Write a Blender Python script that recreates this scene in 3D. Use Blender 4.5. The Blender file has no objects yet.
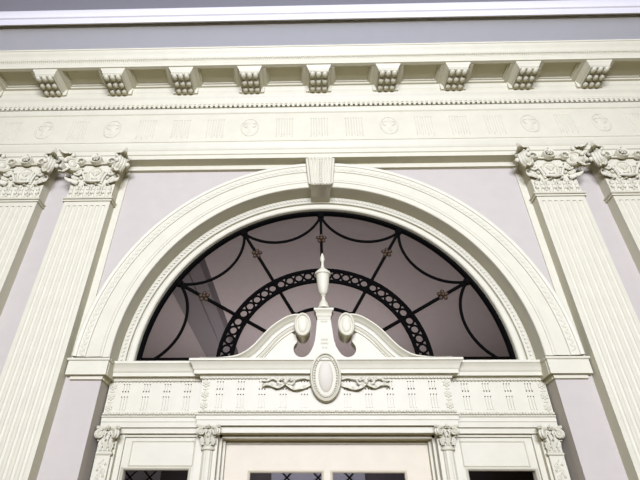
import bpy, bmesh, math, random
from mathutils import Vector, Matrix
random.seed(7)
PI = math.pi
SC = bpy.context.scene
COL = SC.collection
sin, cos = math.sin, math.cos

# ------------------------------------------------------------------ materials
def paint(name, col, rough=0.55, var=0.03, bump=0.03, scale=9.0, metallic=0.0, spec=0.3):
    m = bpy.data.materials.new(name); m.use_nodes = True
    nt = m.node_tree; b = nt.nodes['Principled BSDF']
    b.inputs['Roughness'].default_value = rough
    b.inputs['Metallic'].default_value = metallic
    b.inputs['Specular IOR Level'].default_value = spec
    tc = nt.nodes.new('ShaderNodeTexCoord')
    nz = nt.nodes.new('ShaderNodeTexNoise'); nz.inputs['Scale'].default_value = scale
    nz.inputs['Detail'].default_value = 5.0
    nt.links.new(tc.outputs['Object'], nz.inputs['Vector'])
    rp = nt.nodes.new('ShaderNodeValToRGB')
    rp.color_ramp.elements[0].position = 0.3; rp.color_ramp.elements[1].position = 0.7
    rp.color_ramp.elements[0].color = (*[max(0, c * (1 - var)) for c in col], 1)
    rp.color_ramp.elements[1].color = (*[min(1, c * (1 + var)) for c in col], 1)
    nt.links.new(nz.outputs['Fac'], rp.inputs['Fac'])
    nt.links.new(rp.outputs['Color'], b.inputs['Base Color'])
    if bump:
        bp = nt.nodes.new('ShaderNodeBump'); bp.inputs['Strength'].default_value = bump
        bp.inputs['Distance'].default_value = 0.01
        n2 = nt.nodes.new('ShaderNodeTexNoise'); n2.inputs['Scale'].default_value = scale * 8
        nt.links.new(tc.outputs['Object'], n2.inputs['Vector'])
        nt.links.new(n2.outputs['Fac'], bp.inputs['Height'])
        nt.links.new(bp.outputs['Normal'], b.inputs['Normal'])
    return m

CREAM = paint('cream_gloss_paint', (0.42, 0.395, 0.255))
DOORCREAM = paint('door_cream_paint', (0.43, 0.38, 0.235))
LILAC = paint('lilac_wall_paint', (0.340, 0.305, 0.224), rough=0.8, var=0.02)
CEILP = paint('ceiling_paint_dimmed', (0.27, 0.27, 0.27), rough=0.85, var=0.015)  # ceiling tone lowered to offset the stronger light falling here
CEILS = paint('ceiling_paint_lifted', (0.56, 0.575, 0.585), rough=0.85, var=0.01)  # ceiling border, tone raised to make up for the weaker light there
CEILW = paint('white_ceiling_trim_paint', (0.42, 0.40, 0.34), rough=0.7, var=0.01)
IRON = paint('black_wrought_iron', (0.0016, 0.0014, 0.0010), rough=0.85, var=0.2, scale=30, spec=0.03)
BRONZE = paint('tarnished_gilt_bronze', (0.032, 0.017, 0.005), rough=0.55, var=0.35, scale=60, metallic=0.2)
MEDAL = paint('rosy_cream_medallion_paint', (0.405, 0.37, 0.25), rough=0.6)
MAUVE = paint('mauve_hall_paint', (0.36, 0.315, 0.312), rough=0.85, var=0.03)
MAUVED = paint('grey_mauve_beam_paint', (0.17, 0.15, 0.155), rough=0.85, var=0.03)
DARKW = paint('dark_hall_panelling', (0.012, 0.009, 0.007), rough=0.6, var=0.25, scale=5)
WOOD = paint('oak_floor', (0.13, 0.085, 0.025), rough=0.45, var=0.2, scale=3)

def glass(name, tint, refl):
    m = bpy.data.materials.new(name); m.use_nodes = True
    nt = m.node_tree; nt.nodes.clear()
    out = nt.nodes.new('ShaderNodeOutputMaterial')
    mix = nt.nodes.new('ShaderNodeMixShader')
    tr = nt.nodes.new('ShaderNodeBsdfTransparent'); tr.inputs['Color'].default_value = (*tint, 1)
    gl = nt.nodes.new('ShaderNodeBsdfGlossy'); gl.inputs['Roughness'].default_value = 0.02
    fr = nt.nodes.new('ShaderNodeFresnel'); fr.inputs['IOR'].default_value = refl
    nz = nt.nodes.new('ShaderNodeTexNoise'); nz.inputs['Scale'].default_value = 1.5
    bp = nt.nodes.new('ShaderNodeBump'); bp.inputs['Strength'].default_value = 0.02
    nt.links.new(nz.outputs['Fac'], bp.inputs['Height'])
    nt.links.new(bp.outputs['Normal'], gl.inputs['Normal'])
    nt.links.new(fr.outputs['Fac'], mix.inputs['Fac'])
    nt.links.new(tr.outputs['BSDF'], mix.inputs[1]); nt.links.new(gl.outputs['BSDF'], mix.inputs[2])
    nt.links.new(mix.outputs['Shader'], out.inputs['Surface'])
    return m
GLASS = glass('window_glass', (0.92, 0.90, 0.90), 1.18)

def glow(name, col, strength):
    m = bpy.data.materials.new(name); m.use_nodes = True
    nt = m.node_tree; b = nt.nodes['Principled BSDF']
    tc = nt.nodes.new('ShaderNodeTexCoord'); nz = nt.nodes.new('ShaderNodeTexNoise')
    nz.inputs['Scale'].default_value = 2.5
    nt.links.new(tc.outputs['Object'], nz.inputs['Vector'])
    rp = nt.nodes.new('ShaderNodeValToRGB')
    rp.color_ramp.elements[0].color = (*[c * 0.8 for c in col], 1)
    rp.color_ramp.elements[1].color = (*[c * 1.2 for c in col], 1)
    nt.links.new(nz.outputs['Fac'], rp.inputs['Fac'])
    nt.links.new(rp.outputs['Color'], b.inputs['Emission Color'])
    b.inputs['Base Color'].default_value = (.03, .03, .03, 1); b.inputs['Roughness'].default_value = .4
    b.inputs['Emission Strength'].default_value = strength
    return m
DUSK = glow('dusk_window_light', (0.115, 0.104, 0.108), 0.3)

# ------------------------------------------------------------------ mesh builder
class MB:
    def __init__(s): s.v = []; s.f = []
    def add(s, vs, fs):
        o = len(s.v); s.v += [tuple(p) for p in vs]; s.f += [tuple(i + o for i in f) for f in fs]
    def box(s, x0, x1, y0, y1, z0, z1):
        s.add([(x, y, z) for z in (z0, z1) for y in (y0, y1) for x in (x0, x1)],
              [(0, 2, 3, 1), (4, 5, 7, 6), (0, 1, 5, 4), (2, 6, 7, 3), (0, 4, 6, 2), (1, 3, 7, 5)])
    def prism_x(s, prof, x0, x1):
        n = len(prof)
        s.add([(x0, y, z) for y, z in prof] + [(x1, y, z) for y, z in prof],
              [tuple(range(n)), tuple(range(2 * n - 1, n - 1, -1))] + [(i, (i + 1) % n, n + (i + 1) % n, n + i) for i in range(n)])
    def extr_y(s, poly, y0, y1):
        n = len(poly)
        s.add([(x, y0, z) for x, z in poly] + [(x, y1, z) for x, z in poly],
              [tuple(range(n)), tuple(range(2 * n - 1, n - 1, -1))] + [(i, (i + 1) % n, n + (i + 1) % n, n + i) for i in range(n)])
    def sweep(s, path, prof, closed=False):
        """prof: closed list of (n, y), n measured along the left normal of path (x, z)"""
        N = len(path); M = len(prof); vs = []
        for i in range(N):
            a = path[(i - 1) % N] if (closed or i > 0) else path[i]
            b = path[(i + 1) % N] if (closed or i < N - 1) else path[i]
            tx, tz = b[0] - a[0], b[1] - a[1]; l = math.hypot(tx, tz) or 1
            nx, nz = -tz / l, tx / l
            vs += [(path[i][0] + nx * n, y, path[i][1] + nz * n) for n, y in prof]
        fs = []
        for i in range(N if closed else N - 1):
            j = (i + 1) % N
            fs += [(i * M + k, i * M + (k + 1) % M, j * M + (k + 1) % M, j * M + k) for k in range(M)]
        if not closed:
            fs += [tuple(range(M)), tuple((N - 1) * M + k for k in range(M - 1, -1, -1))]
        s.add(vs, fs)
    def arc(s, prof, a0, a1, n, cx=0.0, cz=0.0):
        """prof: closed list of (r, y)"""
        M = len(prof); vs = []; closed = abs(a1 - a0) > 2 * PI - 1e-6
        N = n if closed else n + 1
        for i in range(N):
            a = a0 + (a1 - a0) * i / n
            vs += [(cx + r * cos(a), y, cz + r * sin(a)) for r, y in prof]
        fs = []
        for i in range(n):
            j = (i + 1) % N
            fs += [(i * M + k, i * M + (k + 1) % M, j * M + (k + 1) % M, j * M + k) for k in range(M)]
        if not closed: fs += [tuple(range(M)), tuple(n * M + k for k in range(M - 1, -1, -1))]
        s.add(vs, fs)
    def lathe(s, prof, cx, cy, cz=0, n=24, flute=None):
        """prof: list of (r, z); closed at the ends"""
        M = len(prof); vs = []; fs = []
        for r, z in prof:
            for k in range(n):
                a = 2 * PI * k / n; rr = r * (flute(k) if flute else 1)
                vs.append((cx + rr * cos(a), cy + rr * sin(a), cz + z))
        for i in range(M - 1):
            fs += [(i * n + k, i * n + (k + 1) % n, (i + 1) * n + (k + 1) % n, (i + 1) * n + k) for k in range(n)]
        fs += [tuple(range(n - 1, -1, -1)), tuple((M - 1) * n + k for k in range(n))]
        s.add(vs, fs)
    def tube(s, pts, rad, n=8):
        P = [Vector(p) for p in pts]; N = len(P); vs = []; fs = []
        prev = None
        for i in range(N):
            t = (P[min(i + 1, N - 1)] - P[max(i - 1, 0)]).normalized()
            if prev is None:
                u = t.cross(Vector((0, 1, 0)))
                if u.length < 1e-4: u = t.cross(Vector((1, 0, 0)))
            else: u = prev - t * prev.dot(t)
            u.normalize(); prev = u; w = t.cross(u)
            r = rad[i] if isinstance(rad, (list, tuple)) else rad
            vs += [tuple(P[i] + (u * cos(2 * PI * k / n) + w * sin(2 * PI * k / n)) * r) for k in range(n)]
        for i in range(N - 1):
            fs += [(i * n + k, i * n + (k + 1) % n, (i + 1) * n + (k + 1) % n, (i + 1) * n + k) for k in range(n)]
        fs += [tuple(range(n - 1, -1, -1)), tuple((N - 1) * n + k for k in range(n))]
        s.add(vs, fs)
    def ball(s, c, rx, ry=None, rz=None, nu=10, nv=6, rot=0.0):
        ry = rx if ry is None else ry; rz = rx if rz is None else rz
        vs = []; fs = []; cr, sr = cos(rot), sin(rot)
        def put(x, y, z): vs.append((c[0] + x * cr - z * sr, c[1] + y, c[2] + x * sr + z * cr))
        put(0, 0, -rz)
        for i in range(1, nv):
            t = -PI / 2 + PI * i / nv
            for k in range(nu):
                a = 2 * PI * k / nu; put(rx * cos(t) * cos(a), ry * cos(t) * sin(a), rz * sin(t))
        put(0, 0, rz); L = len(vs) - 1
        for k in range(nu):
            fs.append((0, 1 + (k + 1) % nu, 1 + k))
            fs.append((L, L - nu + k, L - nu + (k + 1) % nu))
        for i in range(nv - 2):
            o = 1 + i * nu
            fs += [(o + k, o + (k + 1) % nu, o + nu + (k + 1) % nu, o + nu + k) for k in range(nu)]
        s.add(vs, fs)
    def loft(s, x0, x1, yb, y0, prof, left=True, right=True):
        """stack of rectangles: prof list of (projection, z); front at y0 - p, sides pushed out by p"""
        vs = []; fs = []; M = len(prof)
        for p, z in prof:
            a = x0 - (p if left else 0); b = x1 + (p if right else 0)
            vs += [(a, yb, z), (a, y0 - p, z), (b, y0 - p, z), (b, yb, z)]
        for i in range(M - 1):
            fs += [(4 * i + k, 4 * i + (k + 1) % 4, 4 * i + 4 + (k + 1) % 4, 4 * i + 4 + k) for k in range(4)]
        fs += [(0, 1, 2, 3), (4 * M - 1, 4 * M - 2, 4 * M - 3, 4 * M - 4)]
        s.add(vs, fs)
    def leaf(s, base, up, out, L, W, bulge=0.3, curl=0.35, lobes=4, th=0.008, nu=14, nv=6):
        up = Vector(up).normalized(); out = Vector(out).normalized(); side = up.cross(out).normalized()
        B = Vector(base); top = []; bot = []
        for i in range(nu + 1):
            t = i / nu
            if t < 0.75: c = B + up * (L * t) + out * (L * bulge * sin(t / 0.75 * PI / 2) ** 2)
            else:
                q = (t - 0.75) / 0.25 * PI * 0.95
                rr = L * curl * 0.5
                c = B + up * (L * 0.75 + rr * sin(q)) + out * (L * bulge + rr * (1 - cos(q)))
            w = W * (0.45 + 0.55 * sin(PI * min(1, t * 0.95 + 0.12))) * (1 + 0.16 * cos(2 * PI * t * lobes)) * (1 if t < 0.8 else 1 - 0.6 * (t - 0.8) / 0.2)
            for k in range(nv + 1):
                u = -1 + 2 * k / nv
                p = c + side * (u * w / 2) + out * (0.12 * W * (1 - u * u) + 0.05 * W * cos(u * 3 * PI))
                top.append(tuple(p)); bot.append(tuple(p - out * th))
        n1 = nv + 1; N = len(top); fs = []
        for i in range(nu):
            for k in range(nv):
                a = i * n1 + k
                fs.append((a, a + 1, a + n1 + 1, a + n1)); fs.append((N + a, N + a + n1, N + a + n1 + 1, N + a + 1))
            fs.append((i * n1, (i + 1) * n1, N + (i + 1) * n1, N + i * n1))
            fs.append((i * n1 + nv, N + i * n1 + nv, N + (i + 1) * n1 + nv, (i + 1) * n1 + nv))
        for k in range(nv):
            fs.append((k, N + k, N + k + 1, k + 1))
            a = nu * n1 + k; fs.append((a, a + 1, N + a + 1, N + a))
        s.add(top + bot, fs)
    def pits(s, xs, zs, yf, yb, depth, pit):
        """slab whose front (at yf) is a grid of cells; pit(i, j) returns the depth of that cell (0 = flush, negative = raised)"""
        nx, nz = len(xs), len(zs)
        V = {}
        vs = []; fs = []
        def vert(i, j, y):
            k = (i, j, round(y, 5))
            if k not in V: V[k] = len(vs); vs.append((xs[i], y, zs[j]))
            return V[k]
        D = [[yf + pit(i, j) for j in range(nz - 1)] for i in range(nx - 1)]
        for i in range(nx - 1):
            for j in range(nz - 1):
                y = D[i][j]
                fs.append((vert(i, j, y), vert(i + 1, j, y), vert(i + 1, j + 1, y), vert(i, j + 1, y)))
                y2 = D[i + 1][j] if i < nx - 2 else yb
                if abs(y2 - y) > 1e-6: fs.append((vert(i + 1, j, y), vert(i + 1, j, y2), vert(i + 1, j + 1, y2), vert(i + 1, j + 1, y)))
                y2 = D[i][j + 1] if j < nz - 2 else yb
                if abs(y2 - y) > 1e-6: fs.append((vert(i, j + 1, y), vert(i + 1, j + 1, y), vert(i + 1, j + 1, y2), vert(i, j + 1, y2)))
                if i == 0: fs.append((vert(0, j, y), vert(0, j + 1, y), vert(0, j + 1, yb), vert(0, j, yb)))
                if j == 0: fs.append((vert(i, 0, y), vert(i, 0, yb), vert(i + 1, 0, yb), vert(i + 1, 0, y)))
        s.add(vs, fs)
    def build(s, name, mat, parent=None, origin=None, ang=38, recalc=True):
        me = bpy.data.meshes.new(name)
        o = Vector((0, 0, 0))
        bm = bmesh.new()
        vv = [bm.verts.new(p) for p in s.v]
        for f in s.f:
            try: bm.faces.new([vv[i] for i in f])
            except ValueError: pass
        if recalc: bmesh.ops.recalc_face_normals(bm, faces=bm.faces)
        lim = math.radians(ang)
        for f in bm.faces: f.smooth = True
        for e in bm.edges:
            if len(e.link_faces) != 2 or e.calc_face_angle(0) > lim: e.smooth = False
        if parent is not None:
            o = Vector(WORLD[parent.name])
        elif origin is not None: o = Vector(origin)
        elif s.v:
            xs = [p[0] for p in s.v]; ys = [p[1] for p in s.v]; zs = [p[2] for p in s.v]
            o = Vector(((min(xs) + max(xs)) / 2, (min(ys) + max(ys)) / 2, min(zs)))
        for v in bm.verts: v.co -= o
        bm.to_mesh(me); bm.free()
        me.materials.append(mat)
        ob = bpy.data.objects.new(name, me); COL.objects.link(ob)
        if parent is not None:
            ob.parent = parent; WORLD[ob.name] = tuple(o)
        else:
            ob.location = o; WORLD[ob.name] = tuple(o)
        return ob
WORLD = {}

def thing(name, loc, label, cat, group=None):
    o = bpy.data.objects.new(name, None); COL.objects.link(o)
    o.empty_display_size = 0.1; o.location = loc; WORLD[o.name] = tuple(loc)
    o['label'] = label; o['category'] = cat
    if group: o['group'] = group
    return o
def tag(o, label, cat, group=None):
    o['label'] = label; o['category'] = cat
    if group: o['group'] = group
    return o
def struct(o): o['kind'] = 'structure'; return o
def dup(root, loc, label, mirror=False):
    def cp(o, parent):
        c = o.copy(); COL.objects.link(c)
        c.parent = parent
        for ch in list(o.children): cp(ch, c)
        return c
    r = cp(root, None); r.location = loc; r['label'] = label
    if mirror: r.scale.x = -1
    return r

# ------------------------------------------------------------------ main dimensions
F = -0.20          # front of the wall the arch is cut in
SP = 2.985         # springing of the arch
CZ = 3.0           # centre of the arch
RA = 1.645         # arch opening
PF = -0.31         # front of the pilasters
XW = 4.6           # half width of wall built
CEIL = 6.09

def arcpts(r, a0, a1, n, cx=0, cz=CZ):
    return [(cx + r * cos(a0 + (a1 - a0) * i / n), cz + r * sin(a0 + (a1 - a0) * i / n)) for i in range(n + 1)]

# ------------------------------------------------------------------ setting: wall, ceiling, floor
m = MB()
hole = [(RA + .010, 0)] + arcpts(RA + .010, 0, PI, 64) + [(-RA - .010, 0)]
m.extr_y([(XW, 0), (XW, CEIL), (-XW, CEIL), (-XW, 0)] + hole[::-1], F, 0.10)
struct(m.build('wall_front', LILAC))

m = MB(); m.box(-XW, XW, -9.6, 0.1, -0.12, 0); struct(m.build('floor', WOOD))
m = MB()
m.box(-XW, XW, -9.6, -0.99, 6.25, CEIL + 0.4)
struct(m.build('ceiling', CEILP))
m = MB(); m.box(-XW, XW, -0.99, 0.1, CEIL, CEIL + 0.4); struct(m.build('trim_10', CEILS))
# stepped ceiling moulding
m = MB()
m.prism_x([(-1.030, 6.25), (-1.030, 6.08), (-1.036, 6.076), (-1.045, 6.076), (-1.05, 6.085), (-1.045, 6.10), (-1.04, 6.175), (-1.055, 6.18), (-1.06, 6.195), (-1.055, 6.205), (-1.065, 6.23), (-1.085, 6.25)], -XW, XW)
struct(m.build('trim_1', CEILW))

# cream borders of the spandrel panels
m = MB()
m.box(-1.927, 1.927, F - 0.036, F, 4.855, 4.95)
for s in (-1, 1):
    x0, x1 = sorted((s * 1.866, s * 1.9285)); m.box(x0, x1, F - 0.010, F, 3.0, 4.855)
struct(m.build('trim_2', CREAM))

# ------------------------------------------------------------------ main entablature
m = MB()
m.prism_x([(F, 4.906), (-.335, 4.906), (-.335, 4.953), (-.346, 4.958), (-.346, 5.006), (-.354, 5.012), (-.362, 5.04), (-.374, 5.06), (-.378, 5.07), (-.378, 5.085), (-.352, 5.098), (F, 5.098)], -XW, XW)
struct(m.build('trim_3', CREAM))                       # architrave
m = MB(); m.box(-XW, XW, -.335, F, 5.098, 5.536)
fz = struct(m.build('trim_4', CREAM))                  # frieze
b = MB()
x = -4.2
while x < 4.2:
    b.ball((x, -.337, 5.118), .013, .007, .010, 8, 5); x += .034
b.box(-XW, XW, -.340, -.33, 5.134, 5.141)
b.build('leaf_edging', CREAM, fz)
MP = 0.7036                                             # modillion pitch
def oval_patera(cx, cz, y):
    t = MB()
    path = [(cx + .085 * cos(a) , cz + .12 * sin(a)) for a in [2 * PI * i / 40 for i in range(40)]]
    t.sweep(path, [(.009, y + .002), (.007, y - .005), (0, y - .008), (-.007, y - .005), (-.009, y + .002)], closed=True)
    # little urn in relief
    t.ball((cx, y, cz + .012), .036, .006, .045, 12, 6); t.ball((cx, y, cz - .05), .012, .005, .022); t.ball((cx, y, cz - .075), .030, .005, .010)
    t.ball((cx, y, cz + .064), .042, .005, .009); t.ball((cx, y, cz + .082), .014, .005, .016)
    for sg in (-1, 1):
        t.tube([(cx + sg * .034, y - .002, cz + .055), (cx + sg * .062, y - .002, cz + .045), (cx + sg * .058, y - .002, cz + .01), (cx + sg * .035, y - .002, cz - .005)], .005, 6)
    return t
for k in range(-5, 6):
    if k in (0, 2, -2): continue
    oval_patera(k * MP, 5.335, -.335).build('patera', CREAM, fz)
def reed_group(cx, n, y, z0, z1, w, d):
    t = MB()
    for i in range(n):
        xx = cx + (i - (n - 1) / 2) * w * 1.75
        t.tube([(xx, y, z0), (xx, y, z1)], d, 8)
        t.ball((xx, y - d * .4, z1 + .012), w * .55, d * 1.1, w * .55, 8, 5)
        if i % 2 == 0: t.ball((xx, y - d * .4, z0 - .014), w * .4, d, w * .6, 8, 5)
    return t
for k in range(-10, 11):
    if k % 2 == 0 and (k // 2) not in (0, 2, -2): continue
    reed_group(k * MP / 2, 7, -.3345, 5.215, 5.44, .0155, .0045).build('reed_panel', CREAM, fz)

# dentil course with its bed moulding
m = MB()
DP = MP / 14
m.prism_x([(F, 5.536), (-.337, 5.536), (-.346, 5.544), (-.346, 5.553), (-.352, 5.565), (-.356, 5.582), (-.358, 5.60), (-.344, 5.602), (F, 5.602)], -XW, XW)
xs = []; fl = []
k = 0; x = -84 * DP
while x < 84 * DP:
    xs += [x, x + DP * .46]; x += DP
xs.append(x)
zs = [5.602, 5.633, 5.650, 5.668]
m.pits(xs, zs, -.372, F, 0, lambda i, j: (0.15 if j == 0 else (.006 if j == 1 else 0)) if i % 2 == 0 else (0 if j < 2 else 0.0))
m.prism_x([(F, 5.668), (-.372, 5.668), (-.376, 5.677), (-.368, 5.684), (-.370, 5.70), (-.376, 5.718), (-.386, 5.736), (-.396, 5.746), (-.400, 5.757), (-.400, 5.81), (-.408, 5.818), (-.412, 5.835), (-.412, 5.905), (F, 5.905)], -XW, XW)
struct(m.build('trim_5', CREAM))

# corona with coffered underside, bead rope and cymatium
m = MB()
m.prism_x([(F, 5.905), (-.69, 5.905), (-.69, 5.928), (-.694, 5.932), (-.694, 5.992), (-.70, 5.998), (-.706, 6.012), (-.714, 6.028), (-.728, 6.043), (-.74, 6.058), (-.745, 6.07), (-.752, 6.072), (-.752, CEIL), (F, CEIL)], -XW, XW)
co = struct(m.build('trim_6', CREAM))
b = MB(); b.prism_x([(-.69, 5.868), (-.655, 5.868), (-.65, 5.872), (-.648, 5.906), (-.69, 5.906)], -XW, XW)
b.prism_x([(-.438, 5.906), (-.438, 5.872), (-.433, 5.868), (-.40, 5.868), (-.40, 5.906)], -XW, XW)
for k in range(-6, 7):
    b.box(k * MP - .165, k * MP + .165, -.649, -.437, 5.868, 5.906)
for k in range(-6, 6):      # inner frames of the coffers
    x0 = k * MP + .165; x1 = (k + 1) * MP - .165
    b.box(x0, x1, -.649, -.632, 5.885, 5.906); b.box(x0, x1, -.453, -.437, 5.885, 5.906)
    b.box(x0, x0 + .018, -.632, -.453, 5.885, 5.906); b.box(x1 - .018, x1, -.632, -.453, 5.885, 5.906)
b.build('coffer_frame', CREAM, co)
b = MB(); x = -3.7
while x < 3.7:
    b.ball((x, -.699, 5.974), .0085, .010, .015, 6, 4, rot=.35); b.ball((x + .0105, -.698, 5.95), .0055, .008, .008, 6, 4); x += .021
b.build('bead_rope', CREAM, co)

# modillions
def make_modillion(k, label):
    cx = k * MP
    t = thing('modillion', (cx, -.44, 5.765), label, 'bracket', 'modillions under the cornice')
    m = MB()
    m.box(cx - .098, cx + .098, -.648, -.38, 5.775, 5.875)
    m.loft(cx - .098, cx + .098, -.40, -.648, [(.0, 5.775), (.0, 5.80)])
    m.build('block', CREAM, t)
    m = MB()
    m.loft(cx - .098, cx + .098, -.40, -.648, [(.003, 5.815), (.006, 5.818), (.008, 5.828), (.018, 5.845), (.026, 5.855), (.028, 5.869)])
    m.build('cap_moulding', CREAM, t)
    m = MB()
    m.loft(cx - .098, cx + .098, -.37, -.392, [(.0, 5.772), (.030, 5.774), (.034, 5.79), (.034, 5.83), (.034, 5.86)])
    m.build('back_plate', CREAM, t)
    for i in range(3):
        for j in range(3):
            p = MB()
            px, py = cx + (i - 1) * .062, -.622 + j * .088
            p.ball((px, py, 5.777), .0275, .037, .023, 12, 8)
            p.build('bead_drop', CREAM, t)
    return t
ordn = {1: 'first', 2: 'second', 3: 'third', 4: 'fourth', 5: 'fifth'}
mod0 = make_modillion(0, 'cream modillion bracket with nine bead drops, centred above the arch keystone')
for k in list(range(-5, 0)) + list(range(1, 5)):
    sd = 'left' if k < 0 else 'right'
    dup(mod0, (k * MP, -.44, 5.765), 'cream modillion bracket with bead drops, %s to the %s of the one above the keystone' % (ordn[abs(k)], sd))

# ------------------------------------------------------------------ pilasters
def flute_profile(W, d, nfl, xc, yf, yb):
    pts = [(xc - W / 2, yb), (xc - W / 2, yf)]
    marg = W * .055; step = (W - 2 * marg) / nfl; fw = step * .62
    for i in range(nfl):
        c = xc - W / 2 + marg + step * (i + .5)
        for q in range(9):
            a = PI * q / 8
            pts.append((c - fw / 2 * cos(a), yf + d * sin(a)))
    pts += [(xc + W / 2, yf), (xc + W / 2, yb)]
    return pts
def extr_z(mb, poly, z0, z1):
    n = len(poly)
    mb.add([(x, y, z0) for x, y in poly] + [(x, y, z1) for x, y in poly],
           [tuple(range(n)), tuple(range(2 * n - 1, n - 1, -1))] + [(i, (i + 1) % n, n + (i + 1) % n, n + i) for i in range(n)])
def spiral(c, ax, az, r0, r1, turns, n=26, start=PI / 2, sgn=1):
    """points of a spiral around c in the plane of unit vectors ax, az"""
    C = Vector(c); ax = Vector(ax); az = Vector(az); out = []
    for i in range(n + 1):
        t = i / n; a = start + sgn * turns * 2 * PI * t; r = r0 + (r1 - r0) * t
        out.append(tuple(C + ax * (r * cos(a)) + az * (r * sin(a))))
    return out
def rosette(mb, c, R, d, n=6, core=.38):
    """petalled flower facing -y"""
    for k in range(n):
        a = 2 * PI * k / n + PI / 2
        mb.ball((c[0] + R * .58 * cos(a), c[1], c[2] + R * .58 * sin(a)), R * .40, d, R * .33, 8, 5, rot=a)
    mb.ball((c[0], c[1] - d * .6, c[2]), R * core, d, R * core, 8, 5)

def big_capital(t, xc, z0, W=.424, H=.525):
    yf = PF
    cap = MB()
    # bell: panel widening a little towards the top
    cap.loft(xc - W / 2 + .004, xc + W / 2 - .004, F, yf, [(0, z0 + .03), (0, z0 + .22), (.006, z0 + .30), (.018, z0 + .40), (.03, z0 + .45)])
    ob = cap.build('capital', CREAM, t)
    a = MB()
    a.loft(xc - W / 2, xc + W / 2, F, yf, [(0, z0 - .012), (.014, z0 - .012), (.016, z0 + .002), (.003, z0 + .006), (.003, z0 + .012), (.016, z0 + .015), (.022, z0 + .024), (.016, z0 + .034), (0, z0 + .036)])
    a.build('astragal', CREAM, ob)
    a = MB()
    a.loft(xc - W / 2, xc + W / 2, F, yf, [(.028, z0 + .437), (.036, z0 + .440), (.036, z0 + .462), (.046, z0 + .470), (.058, z0 + .488), (.060, z0 + .500), (.060, z0 + H)])
    # concave horns of the abacus reach out to the corners
    for s in (-1, 1):
        pts = [(xc + s * (W / 2 - .02), yf - .02), (xc + s * (W / 2 + .055), yf - .085), (xc + s * (W / 2 + .075), yf - .06), (xc + s * (W / 2 + .045), F), (xc + s * (W / 2 - .02), F)]
        extr_z(a, pts, z0 + .485, z0 + H)
    a.build('abacus', CREAM, ob)
    # centre fleuron and ring flowers along the abacus
    q = MB(); q.sweep([(xc + .048 * cos(2 * PI * i / 20), z0 + .468 + .048 * sin(2 * PI * i / 20)) for i in range(20)], [(.011, yf - .05), (.008, yf - .088), (-.004, yf - .092), (-.011, yf - .05)], closed=True)
    rosette(q, (xc, yf - .085, z0 + .475), .034, .016, 5)
    q.leaf((xc, yf - .075, z0 + .475), (0, 0, 1), (0, -1, 0), .065, .028, .1, .25, 2)
    q.build('fleuron', CREAM, ob)
    q = MB(); q.tube([(xc - .20, yf - .052, z0 + .442), (xc - .1, yf - .048, z0 + .440), (xc, yf - .046, z0 + .438), (xc + .1, yf - .048, z0 + .440), (xc + .20, yf - .052, z0 + .442)], .010, 8)
    q.build('rod', CREAM, ob)
    for s in (-1, 1):
        q = MB(); cx = xc + s * .148
        q.sweep([(cx + .036 * cos(2 * PI * i / 18), z0 + .452 + .036 * sin(2 * PI * i / 18)) for i in range(18)], [(.011, yf - .045), (.008, yf - .080), (-.004, yf - .084), (-.010, yf - .045)], closed=True)
        q.ball((cx, yf - .055, z0 + .452), .014, .018, .014)
        q.build('ring_flower', CREAM, ob)
        # corner volute: thick spiral set at 45 degrees with a leaf hanging over it
        d = Vector((s * .7071, -.7071, 0)); c = Vector((xc + s * (W / 2 + .012), yf - .062, z0 + .395))
        nrm = Vector((s * .7071, .7071, 0))
        q = MB()
        for off in (-.024, 0.0, .024):
            P = spiral(c + nrm * off, d, (0, 0, 1), .078, .012, 1.9, 30, PI * .62, -1)
            q.tube(P, [.026 - .010 * i / 30 for i in range(31)], 7)
        q.ball(tuple(c), .05, .05, .05)
        q.ball(tuple(c + nrm * .0 + d * .03), .045, .045, .055)
        q.leaf(tuple(c + Vector((s * .01, -.03, .115))), (s * .55, -.55, -.35), (s * .5, -.5, .7), .10, .10, .05, .5, 3, .012)
        q.leaf(tuple(c + Vector((s * .005, -.02, -.045))), (s * .25, -.25, -.9), (s * .7, -.7, -.1), .10, .075, .12, .3, 3, .012)
        for e in (-.05, .055):
            q.ball(tuple(c + nrm * e + Vector((0, 0, .095)) + d * .03), .022, .02, .03)
            q.ball(tuple(c + nrm * e + Vector((0, 0, -.01)) + d * .075), .022, .022, .026)
        q.build('volute', CREAM, ob)
        # inner scroll and stalk
        q = MB()
        q.tube([(xc + s * .075, yf - .004, z0 + .21), (xc + s * .085, yf - .018, z0 + .26), (xc + s * .105, yf - .026, z0 + .31), (xc + s * .14, yf - .03, z0 + .36)] + spiral((xc + s * .158, yf - .032, z0 + .335), (s, 0, 0), (0, 0, 1), .046, .010, 1.5, 22, PI * .7, -1), [.013] * 27, 7)
        q.ball((xc + s * .158, yf - .03, z0 + .335), .014, .016, .014)
        for a_ in range(5):
            an = a_ / 5 * 2 * PI + .4
            q.ball((xc + s * (.158 + .063 * cos(an)), yf - .012, z0 + .335 + .063 * sin(an)), .022, .018, .014, 8, 5, rot=an * s)
        q.build('scroll', CREAM, ob)
        # leaf tip curling out at the side of the bell
        q = MB(); q.leaf((xc + s * .135, yf - .012, z0 + .225), (s * 1, -.15, .16), (0, -.75, .65), .135, .075, .05, .4, 3, .012)
        q.leaf((xc + s * .15, yf - .012, z0 + .262), (s * .95, -.1, .5), (0, -1, .2), .085, .05, .05, .3, 3, .010)
        q.build('side_leaf', CREAM, ob)
    # cartouche with shell ribs
    q = MB(); 
    sh = [(xc + .075 * cos(a) * (1 if sin(a) > 0 else .92), z0 + .325 + (.082 if sin(a) > 0 else .105) * sin(a)) for a in [2 * PI * i / 28 for i in range(28)]]
    q.sweep(sh, [(.013, yf + .004), (.012, yf - .020), (.002, yf - .028), (-.008, yf - .020), (-.009, yf + .004)], closed=True)
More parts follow.
